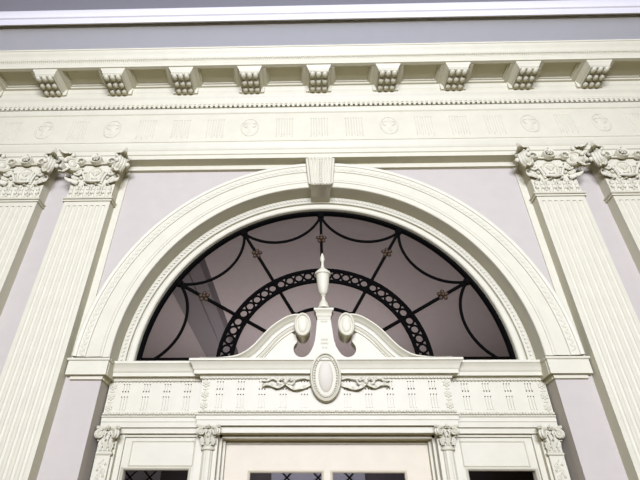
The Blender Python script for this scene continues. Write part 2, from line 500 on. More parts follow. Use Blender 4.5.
    for i in range(5):
        a = PI / 2 + (i - 2) * .36
        q.ball((xc + .036 * cos(a), yf - .008, z0 + .30 + .048 * sin(a)), .040, .016, .0095, 8, 5, rot=a)
    q.ball((xc, yf - .012, z0 + .272), .03, .018, .017)
    q.tube([(xc - .085, yf - .02, z0 + .235), (xc - .045, yf - .034, z0 + .222), (xc, yf - .04, z0 + .212), (xc + .045, yf - .034, z0 + .222), (xc + .085, yf - .02, z0 + .235)], [.008, .013, .017, .013, .008], 8)
    q.build('cartouche', CREAM, ob)
    # low acanthus leaves round the foot of the bell
    for i in range(4):
        q = MB(); cx = xc + (i - 1.5) * .102
        q.leaf((cx, yf + .004, z0 + .04), (0, 0, 1), (0, -1, 0), .165, .095, .07, .22, 4, .010)
        for (dx, dz) in ((-.03, .055), (.03, .055), (-.026, .10), (.026, .10)):
            q.ball((cx + dx, yf - .012, z0 + .04 + dz), .014, .012, .019, 8, 5, rot=-.5 if dx > 0 else .5)
        q.build('acanthus_leaf', CREAM, ob)
    for i in range(3):
        q = MB(); cx = xc + (i - 1) * .102
        q.ball((cx, yf - .008, z0 + .175), .016, .016, .024); q.tube([(cx, yf - .004, z0 + .06), (cx, yf - .010, z0 + .16)], .007, 6)
        q.build('bud', CREAM, ob)
    ob.scale.z = .943; ob.location.z = z0 * (1 - .943)

def make_pilaster(xc, label):
    W = .424
    t = thing('pilaster', (xc, F, 0), label, 'pilaster', 'tall fluted pilasters')
    m = MB(); extr_z(m, flute_profile(W, .010, 7, xc, PF, F), .36, 4.37)
    m.box(xc - W / 2, xc + W / 2, PF, F, 4.37, 4.42)
    m.build('shaft', CREAM, t, ang=30)
    m = MB()
    m.loft(xc - W / 2, xc + W / 2, F, PF, [(.05, 0), (.05, .18), (.035, .19), (.045, .22), (.035, .26), (.015, .27), (.025, .30), (.012, .34), (0, .36)])
    m.build('base', CREAM, t)
    big_capital(t, xc, 4.425)
    return t
PX = 2.139; PX2 = 2.815
p0 = make_pilaster(-PX, 'tall cream fluted pilaster directly left of the arch, with carved capital')
dup(p0, (PX, F, 0), 'tall cream fluted pilaster directly right of the arch, with carved capital')
dup(p0, (-PX2, F, 0), 'tall cream fluted pilaster at the far left edge of the view')
dup(p0, (PX2, F, 0), 'tall cream fluted pilaster at the far right edge of the view')

# ------------------------------------------------------------------ arch: archivolt, keystone, imposts
t = thing('archivolt', (0, F, SP), 'broad cream moulded arch surround curving over the half-round window', 'arch moulding')
m = MB()
m.arc([(1.622, .0), (1.622, -.230), (1.627, -.236), (1.675, -.236), (1.678, -.243), (1.687, -.247), (1.696, -.243), (1.700, -.247), (1.790, -.247), (1.793, -.241), (1.798, -.241), (1.802, -.251), (1.862, -.258), (1.865, -.266), (1.886, -.272), (1.894, -.268), (1.894, F), (1.655, F), (1.655, .0)], -.012, PI + .012, 96, 0, CZ)
m.build('ring', CREAM, t, ang=30)
N = 116
for half in (0, 1):
    m = MB()
    for i in range(half * N // 2, (half + 1) * N // 2):
        a = (i + .5) / N * PI
        if abs(a - PI / 2) < .075: continue
        for da, rt in ((0, .75), (.013, -.75)):
            m.ball((1.833 * cos(a + da), -.256, CZ + 1.833 * sin(a + da)), .027, .004, .011, 8, 4, rot=a + rt)
    m.build('leaf_band', CREAM, t)

t = thing('keystone', (0, F, 4.56), 'cream fluted keystone at the crown of the arch, under the cornice', 'keystone')
m = MB()
z0, z1 = 4.575, 4.905
def kx(z): return .090 + (z - z0) / (z1 - z0) * .026
vs = [(-kx(z0), -.325, z0), (kx(z0), -.325, z0), (kx(z0), -.05, z0), (-kx(z0), -.05, z0),
      (-kx(z1), -.333, z1), (kx(z1), -.333, z1), (kx(z1), F, z1), (-kx(z1), F, z1)]
m.add(vs, [(0, 1, 2, 3), (7, 6, 5, 4), (0, 4, 5, 1), (1, 5, 6, 2), (2, 6, 7, 3), (3, 7, 4, 0)])
m.build('block', CREAM, t)
for s in (-1, 1):
    m = MB()
    m.add([(s * (kx(z0) - .004), -.29, z0 + .03), (s * (kx(z0) + .022), -.285, z0 + .05), (s * (kx(z0) + .022), F, z0 + .05), (s * (kx(z0) - .004), F, z0 + .03),
           (s * (kx(z1) - .004), -.33, z1), (s * (kx(z1) + .022), -.32, z1), (s * (kx(z1) + .03), F, z1), (s * (kx(z1) - .004), F, z1)],
          [(0, 1, 2, 3), (7, 6, 5, 4), (0, 4, 5, 1), (1, 5, 6, 2), (2, 6, 7, 3), (3, 7, 4, 0)])
    m.build('side_scroll', CREAM, t)
for i in (-3, -2, -1, 1, 2, 3):
    m = MB(); f = i / 3.4
    m.tube([(f * kx(z0), -.325, z0 + .004), (f * kx(z1), -.333, z1 - .02)], [.010, .0125], 8)
    m.ball((f * kx(z1), -.336, z1 - .018), .016, .014, .016)
    m.build('rib', CREAM, t)
m = MB()
for i in range(11):
    f = (i + .5) / 11; m.ball((0, -.328 - .008 * f, z0 + .0 + (z1 - z0 - .01) * f), .014, .013, .0145)
m.build('bead_string', CREAM, t)

def make_impost(s, label):
    t = thing('impost_block', (s * 1.77, F, 2.82), label, 'impost', 'impost blocks of the arch')
    x0, x1 = sorted((s * 1.657, s * 1.877))
    m = MB()
    for (yb, yf, a, b_, l, r) in ((F, F - .005, x0, x1, True, True), (.0, F + .02, *sorted((s * 1.657, s * 1.654)), s > 0, s < 0)):
        m.loft(a, b_, yb, yf, [(.004, 2.815), (.012, 2.819), (.012, 2.838), (.018, 2.842)], l, r)
        m.loft(a, b_, yb, yf, [(.018, 2.845), (.040, 2.846), (.040, 2.948), (.046, 2.950), (.050, 2.956), (.050, 2.968)], l, r)
    m.build('block', CREAM, t)
    return t
make_impost(-1, 'plain cream impost block at the left foot of the arch')
make_impost(1, 'plain cream impost block at the right foot of the arch')

# ------------------------------------------------------------------ half-round window
m = MB()
prof = [(1.621, .06), (1.621, -.075), (1.614, -.082), (1.60, -.072), (1.585, -.06), (1.572, -.054), (1.568, -.03), (1.558, -.028), (1.554, -.05), (1.546, -.058), (1.512, -.056), (1.503, -.048), (1.50, -.02), (1.50, .06)]
m.arc(prof, -.03, PI + .03, 80, 0, CZ)
w1 = struct(m.build('window_1', CREAM, origin=(0, 0, CZ), ang=30))
m = MB(); N = 150
for i in range(N):
    a = (i + .5) / N * PI
    m.ball((1.600 * cos(a), -.074, CZ + 1.600 * sin(a)), .016, .003, .0085, 6, 4, rot=a + .6)
m.build('carved_edge', CREAM, w1)
m = MB(); m.extr_y([(1.505, 2.93)] + arcpts(1.505, 0, PI, 64) + [(-1.505, 2.93)], .035, .043)
m.build('pane', GLASS, w1)

g = thing('fanlight_grille', (0, 0, CZ), 'black wrought-iron fan grille with gilt flowers in the half-round window', 'window grille')
def barprof(r, w, y0=-.012, y1=.012): return [(r - w / 2, y1), (r - w / 2, y0 + .004), (r - w / 2 + .004, y0), (r + w / 2 - .004, y0), (r + w / 2, y0 + .004), (r + w / 2, y1)]
m = MB(); m.arc(barprof(1.487, .027, -.016, .034), -.015, PI + .015, 80, 0, CZ); m.build('outer_rim', IRON, g)
for a in (0, 30, 60, 90, 120, 150, 180):
    a = math.radians(a); m = MB()
    m.sweep([(.47 * cos(a), CZ + .47 * sin(a)), (1.47 * cos(a), CZ + 1.47 * sin(a))], [(-.0125, .012), (-.0125, -.010), (-.008, -.014), (.008, -.014), (.0125, -.010), (.0125, .012)])
    if .1 < a < 3.1:
        m.ball((1.449 * cos(a), -.006, CZ + 1.449 * sin(a)), .036, .03, .036, 12, 6)
        m.ball((.485 * cos(a), -.004, CZ + .485 * sin(a)), .026, .02, .026, 10, 6)
    m.build('spoke', IRON, g)
for r, w in ((.853, .028), (.744, .028), (.482, .024)):
    m = MB(); m.arc(barprof(r, w), -.018 / r, PI + .018 / r, 60, 0, CZ); m.build('ring_bar', IRON, g)
lat = MB()
for i in range(30):
    a = PI * (i + .5) / 30
    cx, cz = .7985 * cos(a), CZ + .7985 * sin(a)
    c = MB(); c.arc([(.029, .008), (.029, -.008), (.041, -.008), (.041, .008)], 0, 2 * PI, 18, cx, cz); c.build('circlet', IRON, g)
for i in range(31):
    a = PI * i / 30
    for d in (-1, 1):
        a0, a1 = a - d * .036, a + d * .036
        lat.tube([(.754 * cos(a0), 0, CZ + .754 * sin(a0)), (.844 * cos(a1), 0, CZ + .844 * sin(a1))], .0085, 6)
lat.build('lattice', IRON, g)
for k in range(6):
    a0, a1 = math.radians(30 * k), math.radians(30 * k + 30); am = (a0 + a1) / 2
    A = Vector((1.449 * cos(a0), 1.449 * sin(a0))); B = Vector((1.449 * cos(a1), 1.449 * sin(a1))); Cc = Vector((1.208 * cos(am), 1.208 * sin(am)))
    # circle through A, C, B (symmetric about am)
    u = Vector((cos(am), sin(am))); h = (A - B).length / 2; dm = A.dot(u); sag = dm - 1.208
    R = (h * h + sag * sag) / (2 * sag); cen = u * (1.208 + R)
    f0 = math.atan2(A.y - cen.y, A.x - cen.x); f1 = math.atan2(B.y - cen.y, B.x - cen.x)
    dlt = (f1 - f0 + PI) % (2 * PI) - PI
    m = MB(); pts = [(cen.x + R * cos(f0 + dlt * i / 28), 0, CZ + cen.y + R * sin(f0 + dlt * i / 28)) for i in range(29)]
    m.tube(pts, .0135, 8); m.build('swag_bar', IRON, g)
for a in (30, 60, 90, 120, 150):
    a = math.radians(a); m = MB()
    rosette(m, (1.177 * cos(a), -.022, CZ + 1.177 * sin(a)), .054, .016, 5, .34)
    o = m.build('rosette', BRONZE, g); o['label'] = 'gilt bronze flower'

# ------------------------------------------------------------------ door surround: entablature in three pieces
def frieze_slab(x0, x1, z0, z1, yf, yb, centers):
    w = .0095; xs = [x0]; raised = set(); pitx = set()
    for c in centers:
        for i in (-1, 0, 1):
            a = c + i * .0205
            xs += [a - w / 2 - .0025, a - w / 2 + .0005, a + w / 2 - .0005, a + w / 2 + .0025]
    xs = sorted(xs) + [x1]
    kinds = []
    n = len(centers) * 3
    # cell kinds: 0 plain, 1 edge of reed, 2 reed
    for i in range(len(xs) - 1):
        r = (i - 1) % 4
        kinds.append(0 if i == 0 or i == len(xs) - 2 or r == 3 else (2 if r == 1 else 1))
    H = z1 - z0
    zb = [z0, z0 + H * .07, z0 + H * .47, z0 + H * .515, z0 + H * .645, z0 + H * .69, z0 + H * .885, z0 + H * .93, z1]
    def pit(i, j):
        k = kinds[i]
        if k == 0: return 0
        if j in (3 - 1, 4, 6): return .035 if k == 2 else 0
        if j in (1, 5): return -.006 if k == 2 else .0
        return 0
    m = MB(); m.pits(xs, zb, yf, yb, 0, pit)
    return m
def bead_row(x0, x1, y, z, r, pitch):
    m = MB(); n = int((x1 - x0) / pitch)
    for i in range(n):
        xx = x0 + (i + .5) * (x1 - x0) / n
        if i % 3 == 2: m.ball((xx, y, z), r * .8, r, r, 8, 5)
        else: m.ball((xx, y, z), pitch * .62, r, r * .9, 8, 5)
    return m
def end_panel(cx, z0, z1, y):
    m = MB(); zc = (z0 + z1) / 2
    for dz in (-.078, 0.0, .078):
        rosette(m, (cx, y - .001, zc + dz), .030, .007, 6)
    for dz in (-.115, -.039, .039, .115): m.ball((cx, y, zc + dz), .024, .006, .007, 8, 5)
    return m
def entablature(x0, x1, yf, left, right, centers, ends, label, drop=0.0, name='door_entablature'):
    t = thing(name, ((x0 + x1) / 2, 0, 2.515), label, 'entablature', 'carved entablature over the doors')
    yb = .09
    m = MB()
    m.loft(x0, x1, yb, yf, [(.002, 2.517 - drop), (.004, 2.552 - drop), (.010, 2.554 - drop), (.010, 2.582 - drop), (.020, 2.586 - drop), (.022, 2.594), (.006, 2.597), (.006, 2.620), (0, 2.622)], left, right)
    m.build('architrave', CREAM, t)
    bead_row(x0, x1, yf - .012, 2.609, .0115, .021).build('bead_and_reel', CREAM, t)
    fr = frieze_slab(x0, x1, 2.622, 2.845, yf, yb, centers).build('frieze', CREAM, t)
    for e in ends: end_panel(e, 2.622, 2.845, yf).build('rosette_panel', CREAM, fr)
    m = MB()
    m.loft(x0, x1, yb, yf, [(0, 2.845), (.012, 2.848), (.016, 2.862), (.022, 2.866), (.022, 2.872)], left, right)
    m.loft(x0, x1, yb, yf, [(.022, 2.870), (.055, 2.871), (.057, 2.898), (.062, 2.902), (.066, 2.910), (.070, 2.922), (.078, 2.938), (.088, 2.950), (.092, 2.956), (.096, 2.958), (.096, 2.976)], left, right)
    m.build('cornice', CREAM, t)
    b = MB(); n = int((x1 - x0) / .026)
    for i in range(n): b.ball((x0 + (i + .5) * (x1 - x0) / n, yf - .012, 2.853), .009, .008, .012, 6, 4)
    b.build('leaf_moulding', CREAM, t)
    return t
XC = .925
cen = [(i - 5.0) * .157 for i in range(11) if abs((i - 5.0) * .157) > .14]
entablature(-XC, XC, -.125, True, True, cen, [-.89, .89], 'wide projecting cream entablature over the middle door, carved with reeds')
side_c = [1.10, 1.255, 1.41, 1.56]
entablature(-1.643, -XC - .0, -.062, False, False, [-1.04 - .157 * i for i in range(4)], [-1.61], 'set-back cream entablature section left of the middle door, carved with reeds')
entablature(XC, 1.643, -.062, False, False, [1.04 + .157 * i for i in range(4)], [1.61], 'set-back cream entablature section right of the middle door, carved with reeds')

# ------------------------------------------------------------------ swan-neck pediment
pd = thing('swan_neck_pediment', (0, -.12, 2.976), 'cream broken swan-neck pediment with two scroll ends above the middle door', 'pediment')
TOP = [(.940, 2.980), (.86, 2.979), (.775, 2.981), (.679, 2.994), (.613, 3.022), (.545, 3.076), (.456, 3.181), (.41, 3.228), (.363, 3.266), (.315, 3.298), (.267, 3.320), (.215, 3.328), (.168, 3.322)]
def cat(P, n=5):
    out = []
    for i in range(len(P) - 1):
        p0 = P[max(i - 1, 0)]; p1 = P[i]; p2 = P[i + 1]; p3 = P[min(i + 2, len(P) - 1)]
        for k in range(n):
            t = k / n
            out.append(tuple(.5 * ((2 * b) + (-a + c) * t + (2 * a - 5 * b + 4 * c - d) * t * t + (-a + 3 * b - 3 * c + d) * t ** 3) for a, b, c, d in zip(p0, p1, p2, p3)))
    return out + [P[-1]]
HC = (.176, 3.070); HR = .066
right_edge = []
# tympanum outline for x > 0: from the base out along the rake's underside, round the keyhole and up the pedestal
under = [(.72, 2.9765), (.655, 2.9775), (.60, 2.992), (.54, 3.045), (.48, 3.105), (.42, 3.158), (.36, 3.198), (.30, 3.215), (.25, 3.20), (.221, 3.175), (.213, 3.135)]
holep = [(HC[0] + HR * cos(a), HC[1] + HR * sin(a)) for a in [math.radians(d) for d in (50, 30, 10, -15, -40, -65, -90, -115, -140)]]
ped = [(.106, 3.055), (.088, 3.09), (.074, 3.14), (.066, 3.20), (.059, 3.27), (.054, 3.31), (.052, 3.345)]
half = under + holep + ped
poly = [(-x, z) for x, z in half][0:0] + [(x, z) for x, z in half] + [(-x, z) for x, z in half[::-1]]
m = MB(); m.extr_y(poly, -.145, -.06); m.build('tympanum', CREAM, pd, ang=30)
for s in (-1, 1):
    path = [(s * x, z) for x, z in cat(TOP)]
    if s > 0: nsg = 1    # moving towards -x: left normal points down
    else: nsg = -1
    prof = [(0, -.06), (0, -.226), (.012, -.228), (.018, -.222), (.024, -.212), (.040, -.198), (.052, -.190), (.056, -.182), (.060, -.182), (.060, -.178), (.088, -.176), (.090, -.167), (.100, -.164), (.112, -.158), (.118, -.150), (.118, -.06)]
    m = MB(); m.sweep(path, [(n * nsg * .82, y) for n, y in prof])
    m.v = [(x_, y_, max(z_, 2.9765)) for x_, y_, z_ in m.v]
    m.build('raking_cornice', CREAM, pd, ang=30)
    # scroll roll end with its oval boss
    cx, cz = s * .169, 3.232
    m = MB()
    el = [(cx + .056 * cos(a), cz + .086 * sin(a)) for a in [2 * PI * i / 32 for i in range(32)]]
    m.extr_y(el, -.238, -.06)
    bo = m.build('scroll_end', CREAM, pd, ang=30)
    m = MB()
    m.sweep([(cx + .055 * cos(a), cz + .086 * sin(a)) for a in [2 * PI * i / 36 for i in range(36)]], [(.008, -.230), (.008, -.248), (0, -.254), (-.008, -.250), (-.012, -.230)], closed=True)
    m.ball((cx, -.236, cz), .040, .016, .068, 16, 8)
    m.build('oval_boss', CREAM, bo)
    m = MB()      # small leaf edging under the raking cornice
    pp = cat(TOP)
    for i in range(12, len(pp) - 8):
        a_, b_ = pp[i], pp[i + 1]; tx, tz = b_[0] - a_[0], b_[1] - a_[1]; l = math.hypot(tx, tz); nx, nz = -tz / l, tx / l
        for q in (0, .5):
            x_, z_ = a_[0] + tx * q + nx * .103, a_[1] + tz * q + nz * .103
            if z_ > 3.0: m.ball((s * x_, -.149, z_), .008, .007, .010, 6, 4)
    m.build('leaf_edging', CREAM, pd)
# pedestal of the urn
m = MB(); 
m.loft(-.054, .054, -.07, -.150, [(-.002, 3.315), (.002, 3.340), (.008, 3.346), (.010, 3.354), (.006, 3.360), (.012, 3.372), (.022, 3.384), (.026, 3.388), (.026, 3.404), (0, 3.406)])
pe = m.build('pedestal', CREAM, pd)
for rows in (((3.300, .028, 3),), ((3.150, .026, 3), (3.118, .030, 3), (3.085, .024, 2))):
    m = MB()
    for (zz, hw, n) in rows:
        for i in range(n): m.ball(((i - (n - 1) / 2) * hw * 2 / n, -.146, zz), .0095, .006, .0110, 8, 5)
    m.build('bead_drops', CREAM, pe)

u = thing('urn_finial', (0, -.150, 3.406), 'slender cream urn finial with pointed lid standing on the pediment pedestal', 'urn')
uy = -.150
def lat(name, pr, n=28):
    m = MB(); m.lathe([(r, 3.406 + (z - 3.418) * 1.083) for r, z in pr], 0, uy, 0, n); return m.build(name, CREAM, u)
lat('foot', [(.046, 3.418), (.047, 3.428), (.044, 3.436), (.040, 3.445), (.034, 3.462), (.026, 3.476), (.018, 3.488), (.016, 3.50), (.015, 3.515), (.022, 3.519), (.022, 3.527), (.015, 3.530)])
lat('bowl', [(.014, 3.528), (.026, 3.534), (.032, 3.545), (.040, 3.565), (.047, 3.60), (.051, 3.635), (.053, 3.668), (.055, 3.69), (.057, 3.70), (.066, 3.704), (.069, 3.712), (.066, 3.722), (.052, 3.726)])
lat('lid', [(.055, 3.725), (.052, 3.735), (.040, 3.748), (.026, 3.758), (.017, 3.77), (.013, 3.79), (.011, 3.81), (.013, 3.815), (.010, 3.82)])
lat('flame_tip', [(.010, 3.818), (.017, 3.832), (.020, 3.846), (.018, 3.865), (.011, 3.888), (.004, 3.905), (.001, 3.91)], 16)

# oval medallion and ribbons on the frieze
md = thing('oval_medallion', (0, -.15, 2.655), 'oval cream medallion with beaded rim under the urn', 'medallion')
cz = 2.842
m = MB(); m.extr_y([(.108 * cos(a), cz + .168 * sin(a)) for a in [2 * PI * i / 48 for i in range(48)]], -.222, -.19); m.build('plate', CREAM, md)
m = MB(); m.sweep([(.105 * cos(a), cz + .164 * sin(a)) for a in [2 * PI * i / 56 for i in range(56)]], [(.010, -.2), (.011, -.226), (.004, -.236), (-.006, -.232), (-.012, -.2)], closed=True); m.build('rim', CREAM, md)
m = MB()
for i in range(46):
    a = 2 * PI * (i + .5) / 46; m.ball((.083 * cos(a), -.224, cz + .140 * sin(a)), .0088, .011, .0088, 8, 5)
m.build('bead_border', CREAM, md)
m = MB(); m.ball((0, -.218, cz), .056, .020, .112, 20, 10); o = m.build('boss', MEDAL, md); o['label'] = 'plain rosy cream domed oval field'

for ch in md.children:
    for v_ in ch.data.vertices: v_.co.y += .062 * (1 - (v_.co.z / .352))

def ribbon(mb, path, w, th=.007):
    """flat band following path of (x, y, z), width along z-ish"""
    P = [Vector(p) for p in path]; N = len(P); vs = []
    for i in range(N):
        t = (P[min(i + 1, N - 1)] - P[max(i - 1, 0)]).normalized()
        nrm = Vector((-t.z, 0, t.x)).normalized()
        ww = w[i] if isinstance(w, (list, tuple)) else w
        tw = Vector((0, -.35, 0)) * ww * sin(i * .9)
        a = P[i] + nrm * ww / 2 + tw; b_ = P[i] - nrm * ww / 2 - tw
        vs += [a, b_, b_ + Vector((0, th, 0)), a + Vector((0, th, 0))]
    fs = []
    for i in range(N - 1):
        fs += [(4 * i + k, 4 * i + (k + 1) % 4, 4 * i + 4 + (k + 1) % 4, 4 * i + 4 + k) for k in range(4)]
    fs += [(3, 2, 1, 0), (4 * N - 4, 4 * N - 3, 4 * N - 2, 4 * N - 1)]
    mb.add(vs, fs)
def make_ribbon(s, label):
    y = -.146
    t = thing('ribbon_swag', (s * .29, y, 2.75), label, 'ribbon', 'carved ribbons beside the medallion')
    def P(L): return cat([(s * a, y + c, b) for a, b, c in L], 4)
    m = MB(); ribbon(m, P([(.10, 2.805, .0), (.145, 2.782, -.012), (.19, 2.768, -.02), (.235, 2.765, -.022), (.275, 2.785, -.026), (.295, 2.805, -.03)]), .020); m.build('inner_tail', CREAM, t)
    m = MB(); ribbon(m, P([(.295, 2.805, -.03), (.325, 2.785, -.022), (.36, 2.776, -.014), (.395, 2.790, -.022), (.43, 2.797, -.026), (.47, 2.788, -.01)]), .018); m.build('outer_tail', CREAM, t)
    for a0, a1, nm in ((.295, .235, 'inner_loop'), (.295, .352, 'outer_loop')):
        m = MB(); c = (a0 + a1) / 2; h = abs(a1 - a0) / 2 + .004
        ribbon(m, [(s * (c + h * cos(q)), y - .026 + .006 * sin(q * 2), 2.818 + .021 * sin(q)) for q in [2 * PI * i / 20 for i in range(21)]], .013); m.build(nm, CREAM, t)
    m = MB(); m.ball((s * .295, y - .03, 2.812), .017, .016, .02); m.build('knot', CREAM, t)
    m = MB(); ribbon(m, P([(.36, 2.83, -.016), (.40, 2.842, -.02), (.435, 2.824, -.016), (.475, 2.83, -.006)]), .014); m.build('upper_tail', CREAM, t)
    m = MB(); m.tube([(s * .11, y + .006, 2.835), (s * .16, y - .01, 2.845), (s * .215, y - .014, 2.835), (s * .26, y - .02, 2.822)], .008, 6); m.build('cord', CREAM, t)
    return t
make_ribbon(-1, 'carved cream ribbon bow flowing left from the oval medallion')
make_ribbon(1, 'carved cream ribbon bow flowing right from the oval medallion')

# ------------------------------------------------------------------ small columns and pilasters beside the doors
def small_capital(t, xc, yc, z0, hw, round_, k=1.0):
    """yc: y of the front of the shaft"""
    cap = MB(); H = .165
    if round_: cap.lathe([(.043, 0), (.040, .02), (.040, .06), (.046, .10), (.054, .13), (.058, .142)], xc, yc + .043, z0, 20)
    else: cap.loft(xc - .046, xc + .046, .0, yc, [(0, z0), (0, z0 + .06), (.006, z0 + .11), (.012, z0 + .142)])
    ob = cap.build('capital', CREAM, t)
    m = MB()
    m.loft(xc - .046, xc + .046, .0, yc, [(.010, z0 + .138), (.014, z0 + .140), (.018, z0 + .148), (.024, z0 + .154), (.026, z0 + H)])
    for s in (-1, 1):
        extr_z(m, [(xc + s * .03, yc - .005), (xc + s * .075, yc - .045), (xc + s * .085, yc - .03), (xc + s * .055, yc + .04), (xc + s * .02, yc + .04)], z0 + .146, z0 + H)
    m.build('abacus', CREAM, ob)
    for s in (-1, 1):
        d = Vector((s * .75, -.66, 0)); c = Vector((xc + s * .056, yc - .020, z0 + .112)); n_ = Vector((s * .66, .75, 0))
        m = MB()
        for off in (-.009, .009): m.tube(spiral(c + n_ * off, d, (0, 0, 1), .029, .005, 1.8, 24, PI * .6, -1), [.0105 - .004 * i / 24 for i in range(25)], 6)
        m.ball(tuple(c), .018, .018, .018)
        m.build('volute', CREAM, ob)
        m = MB(); m.leaf((xc + s * .036, yc - .004, z0 + .008), (s * .12, -.05, 1), (s * .45, -1, 0), .074, .034, .09, .30, 3, .005); m.build('acanthus_leaf', CREAM, ob)
        m = MB(); m.tube([(xc + s * .008, yc - .012, z0 + .07), (xc + s * .018, yc - .02, z0 + .10)] + spiral((xc + s * .020, yc - .022, z0 + .118), (s, 0, 0), (0, 0, 1), .014, .004, 1.3, 14, PI * .9, -1), .0055, 6); m.build('scroll', CREAM, ob)
    m = MB(); m.leaf((xc, yc - .004, z0 + .008), (0, -.05, 1), (0, -1, 0), .078, .036, .09, .30, 3, .005); m.build('acanthus_leaf', CREAM, ob)
    m = MB(); rosette(m, (xc, yc - .030, z0 + .152), .020, .011, 5); m.build('fleuron', CREAM, ob)
    ob.scale.z = k; ob.location.z = z0 * (1 - k)
def make_column(s, label):
    xc = s * .834; yc = -.118
    t = thing('engaged_column', (xc, -.07, 0), label, 'column', 'slender fluted columns flanking the middle door')
    n = 60
    m = MB(); m.lathe([(.0435, .20), (.0425, 1.2), (.040, 2.36)], xc, yc + .042, 0, n, flute=lambda k: (1, .985, .93, .93, .985)[k % 5])
    m.build('shaft', CREAM, t, ang=50)
    m = MB(); m.lathe([(.040, 2.356), (.049, 2.360), (.052, 2.366), (.049, 2.374), (.043, 2.376), (.045, 2.382), (.041, 2.385)], xc, yc + .042, 0, 24); m.build('neck_ring', CREAM, t)
    m = MB(); m.box(xc - .07, xc + .07, -.148, -.06, 0, .10); m.lathe([(.062, .10), (.066, .12), (.06, .145), (.05, .15), (.055, .17), (.044, .20)], xc, yc + .042, 0, 24); m.build('base', CREAM, t)
    small_capital(t, xc, yc, 2.383, .075, True, .80)
    return t
make_column(-1, 'slender round fluted column on the left side of the middle door')
make_column(1, 'slender round fluted column on the right side of the middle door')
def make_small_pilaster(s, label):
    xc = s * 1.560; yf = -.088
    t = thing('carved_pilaster', (xc, -.03, 0), label, 'pilaster', 'narrow carved pilasters at the outer ends')
    m = MB(); m.box(xc - .045, xc + .045, yf, -.0, .16, 2.34); m.build('shaft', CREAM, t)
    m = MB()
    z = 1.75
    i = 0
    while z < 2.30:      # carved foliage running up the face
        m.tube(spiral((xc + (.010 if i % 2 else -.010), yf, z), ((1 if i % 2 else -1), 0, 0), (0, 0, 1), .020, .005, 1.2, 14, -PI / 2), .005, 6)
        m.leaf((xc + (.012 if i % 2 else -.012), yf + .001, z + .014), (-.7 if i % 2 else .7, 0, .7), (0, -1, 0), .034, .018, .1, .2, 2, .004, 7, 4)
        rosette(m, (xc + (-.024 if i % 2 else .024), yf - .001, z + .004), .011, .005, 5)
        z += .037; i += 1
    m.build('carved_vine', CREAM, t)
    m = MB(); m.loft(xc - .045, xc + .045, 0, yf, [(0, 2.328), (.008, 2.330), (.013, 2.338), (.008, 2.347), (0, 2.349)]); m.build('neck_ring', CREAM, t)
    m = MB(); m.loft(xc - .045, xc + .045, 0, yf, [(.018, 0), (.018, .10), (.014, .12), (.01, .15), (0, .16)]); m.build('base', CREAM, t)
    small_capital(t, xc, yf, 2.35, .075, False)
    return t
make_small_pilaster(-1, 'narrow flat carved pilaster at the outer left, against the lilac pier')
make_small_pilaster(1, 'narrow flat carved pilaster at the outer right, against the lilac pier')

# ------------------------------------------------------------------ middle door and side windows
# casing of the middle door
m = MB()
for s in (-1, 1):
    for (a, b_, y) in ((.775, .925, -.072), (.770, .80, -.085)):
        x0, x1 = sorted((s * a, s * b_)); m.box(x0, x1, y, .14, 0, 2.517)
    x0, x1 = sorted((s * .752, s * .775)); m.box(x0, x1, -.02, .14, 0, 2.50)
    x0, x1 = sorted((s * .735, s * .76)); m.box(x0, x1, .04, .16, 0, 2.46)
m.box(-.775, .775, -.095, .14, 2.474, 2.517); m.box(-.775, .775, -.02, .14, 2.452, 2.48); m.box(-.76, .76, .072, .16, 2.432, 2.46)
struct(m.build('trim_7', CREAM))
def leaf_with_openings(m, x0, x1, z0, z1, yf, yb, openings, mold=.016):
    """slab with rectangular openings, and a sticking moulding round each"""
    xs = sorted({x0, x1, *[o[0] for o in openings], *[o[1] for o in openings]}); zs = sorted({z0, z1, *[o[2] for o in openings], *[o[3] for o in openings]})
    def inside(i, j):
        cx, cz = (xs[i] + xs[i + 1]) / 2, (zs[j] + zs[j + 1]) / 2
        return any(o[0] < cx < o[1] and o[2] < cz < o[3] for o in openings)
    vs = []; V = {}; fs = []
    def v(i, j, y):
        k = (i, j, y)
        if k not in V: V[k] = len(vs); vs.append((xs[i], y, zs[j]))
        return V[k]
    nx, nz = len(xs) - 1, len(zs) - 1
    solid = lambda i, j: 0 <= i < nx and 0 <= j < nz and not inside(i, j)
    for i in range(nx):
        for j in range(nz):
            if not solid(i, j): continue
            fs.append((v(i, j, yf), v(i + 1, j, yf), v(i + 1, j + 1, yf), v(i, j + 1, yf)))
            fs.append((v(i, j, yb), v(i, j + 1, yb), v(i + 1, j + 1, yb), v(i + 1, j, yb)))
            if not solid(i - 1, j): fs.append((v(i, j, yf), v(i, j + 1, yf), v(i, j + 1, yb), v(i, j, yb)))
            if not solid(i + 1, j): fs.append((v(i + 1, j, yf), v(i + 1, j, yb), v(i + 1, j + 1, yb), v(i + 1, j + 1, yf)))
            if not solid(i, j - 1): fs.append((v(i, j, yf), v(i, j, yb), v(i + 1, j, yb), v(i + 1, j, yf)))
            if not solid(i, j + 1): fs.append((v(i, j + 1, yf), v(i + 1, j + 1, yf), v(i + 1, j + 1, yb), v(i, j + 1, yb)))
    m.add(vs, fs)
def sticking(m, o, y, w=.012, p=.007):
    x0, x1, z0, z1 = o
    path = [(x0, z0), (x1, z0), (x1, z1), (x0, z1)]
    # picture-frame moulding round an opening, mitred
    vs = []; prof = [(-.004, y + .006), (0, y - p * .4), (w * .4, y - p), (w, y - p * .3), (w + .003, y + .002)]
    for (sx, sz, X, Z) in ((-1, -1, x0, z0), (1, -1, x1, z0), (1, 1, x1, z1), (-1, 1, x0, z1)):
        vs += [(X + sx * d, yy, Z + sz * d) for d, yy in prof]
    M = len(prof); fs = []
    for i in range(4):
        j = (i + 1) % 4
        fs += [(i * M + k, i * M + k + 1, j * M + k + 1, j * M + k) for k in range(M - 1)]
    m.add(vs, fs)
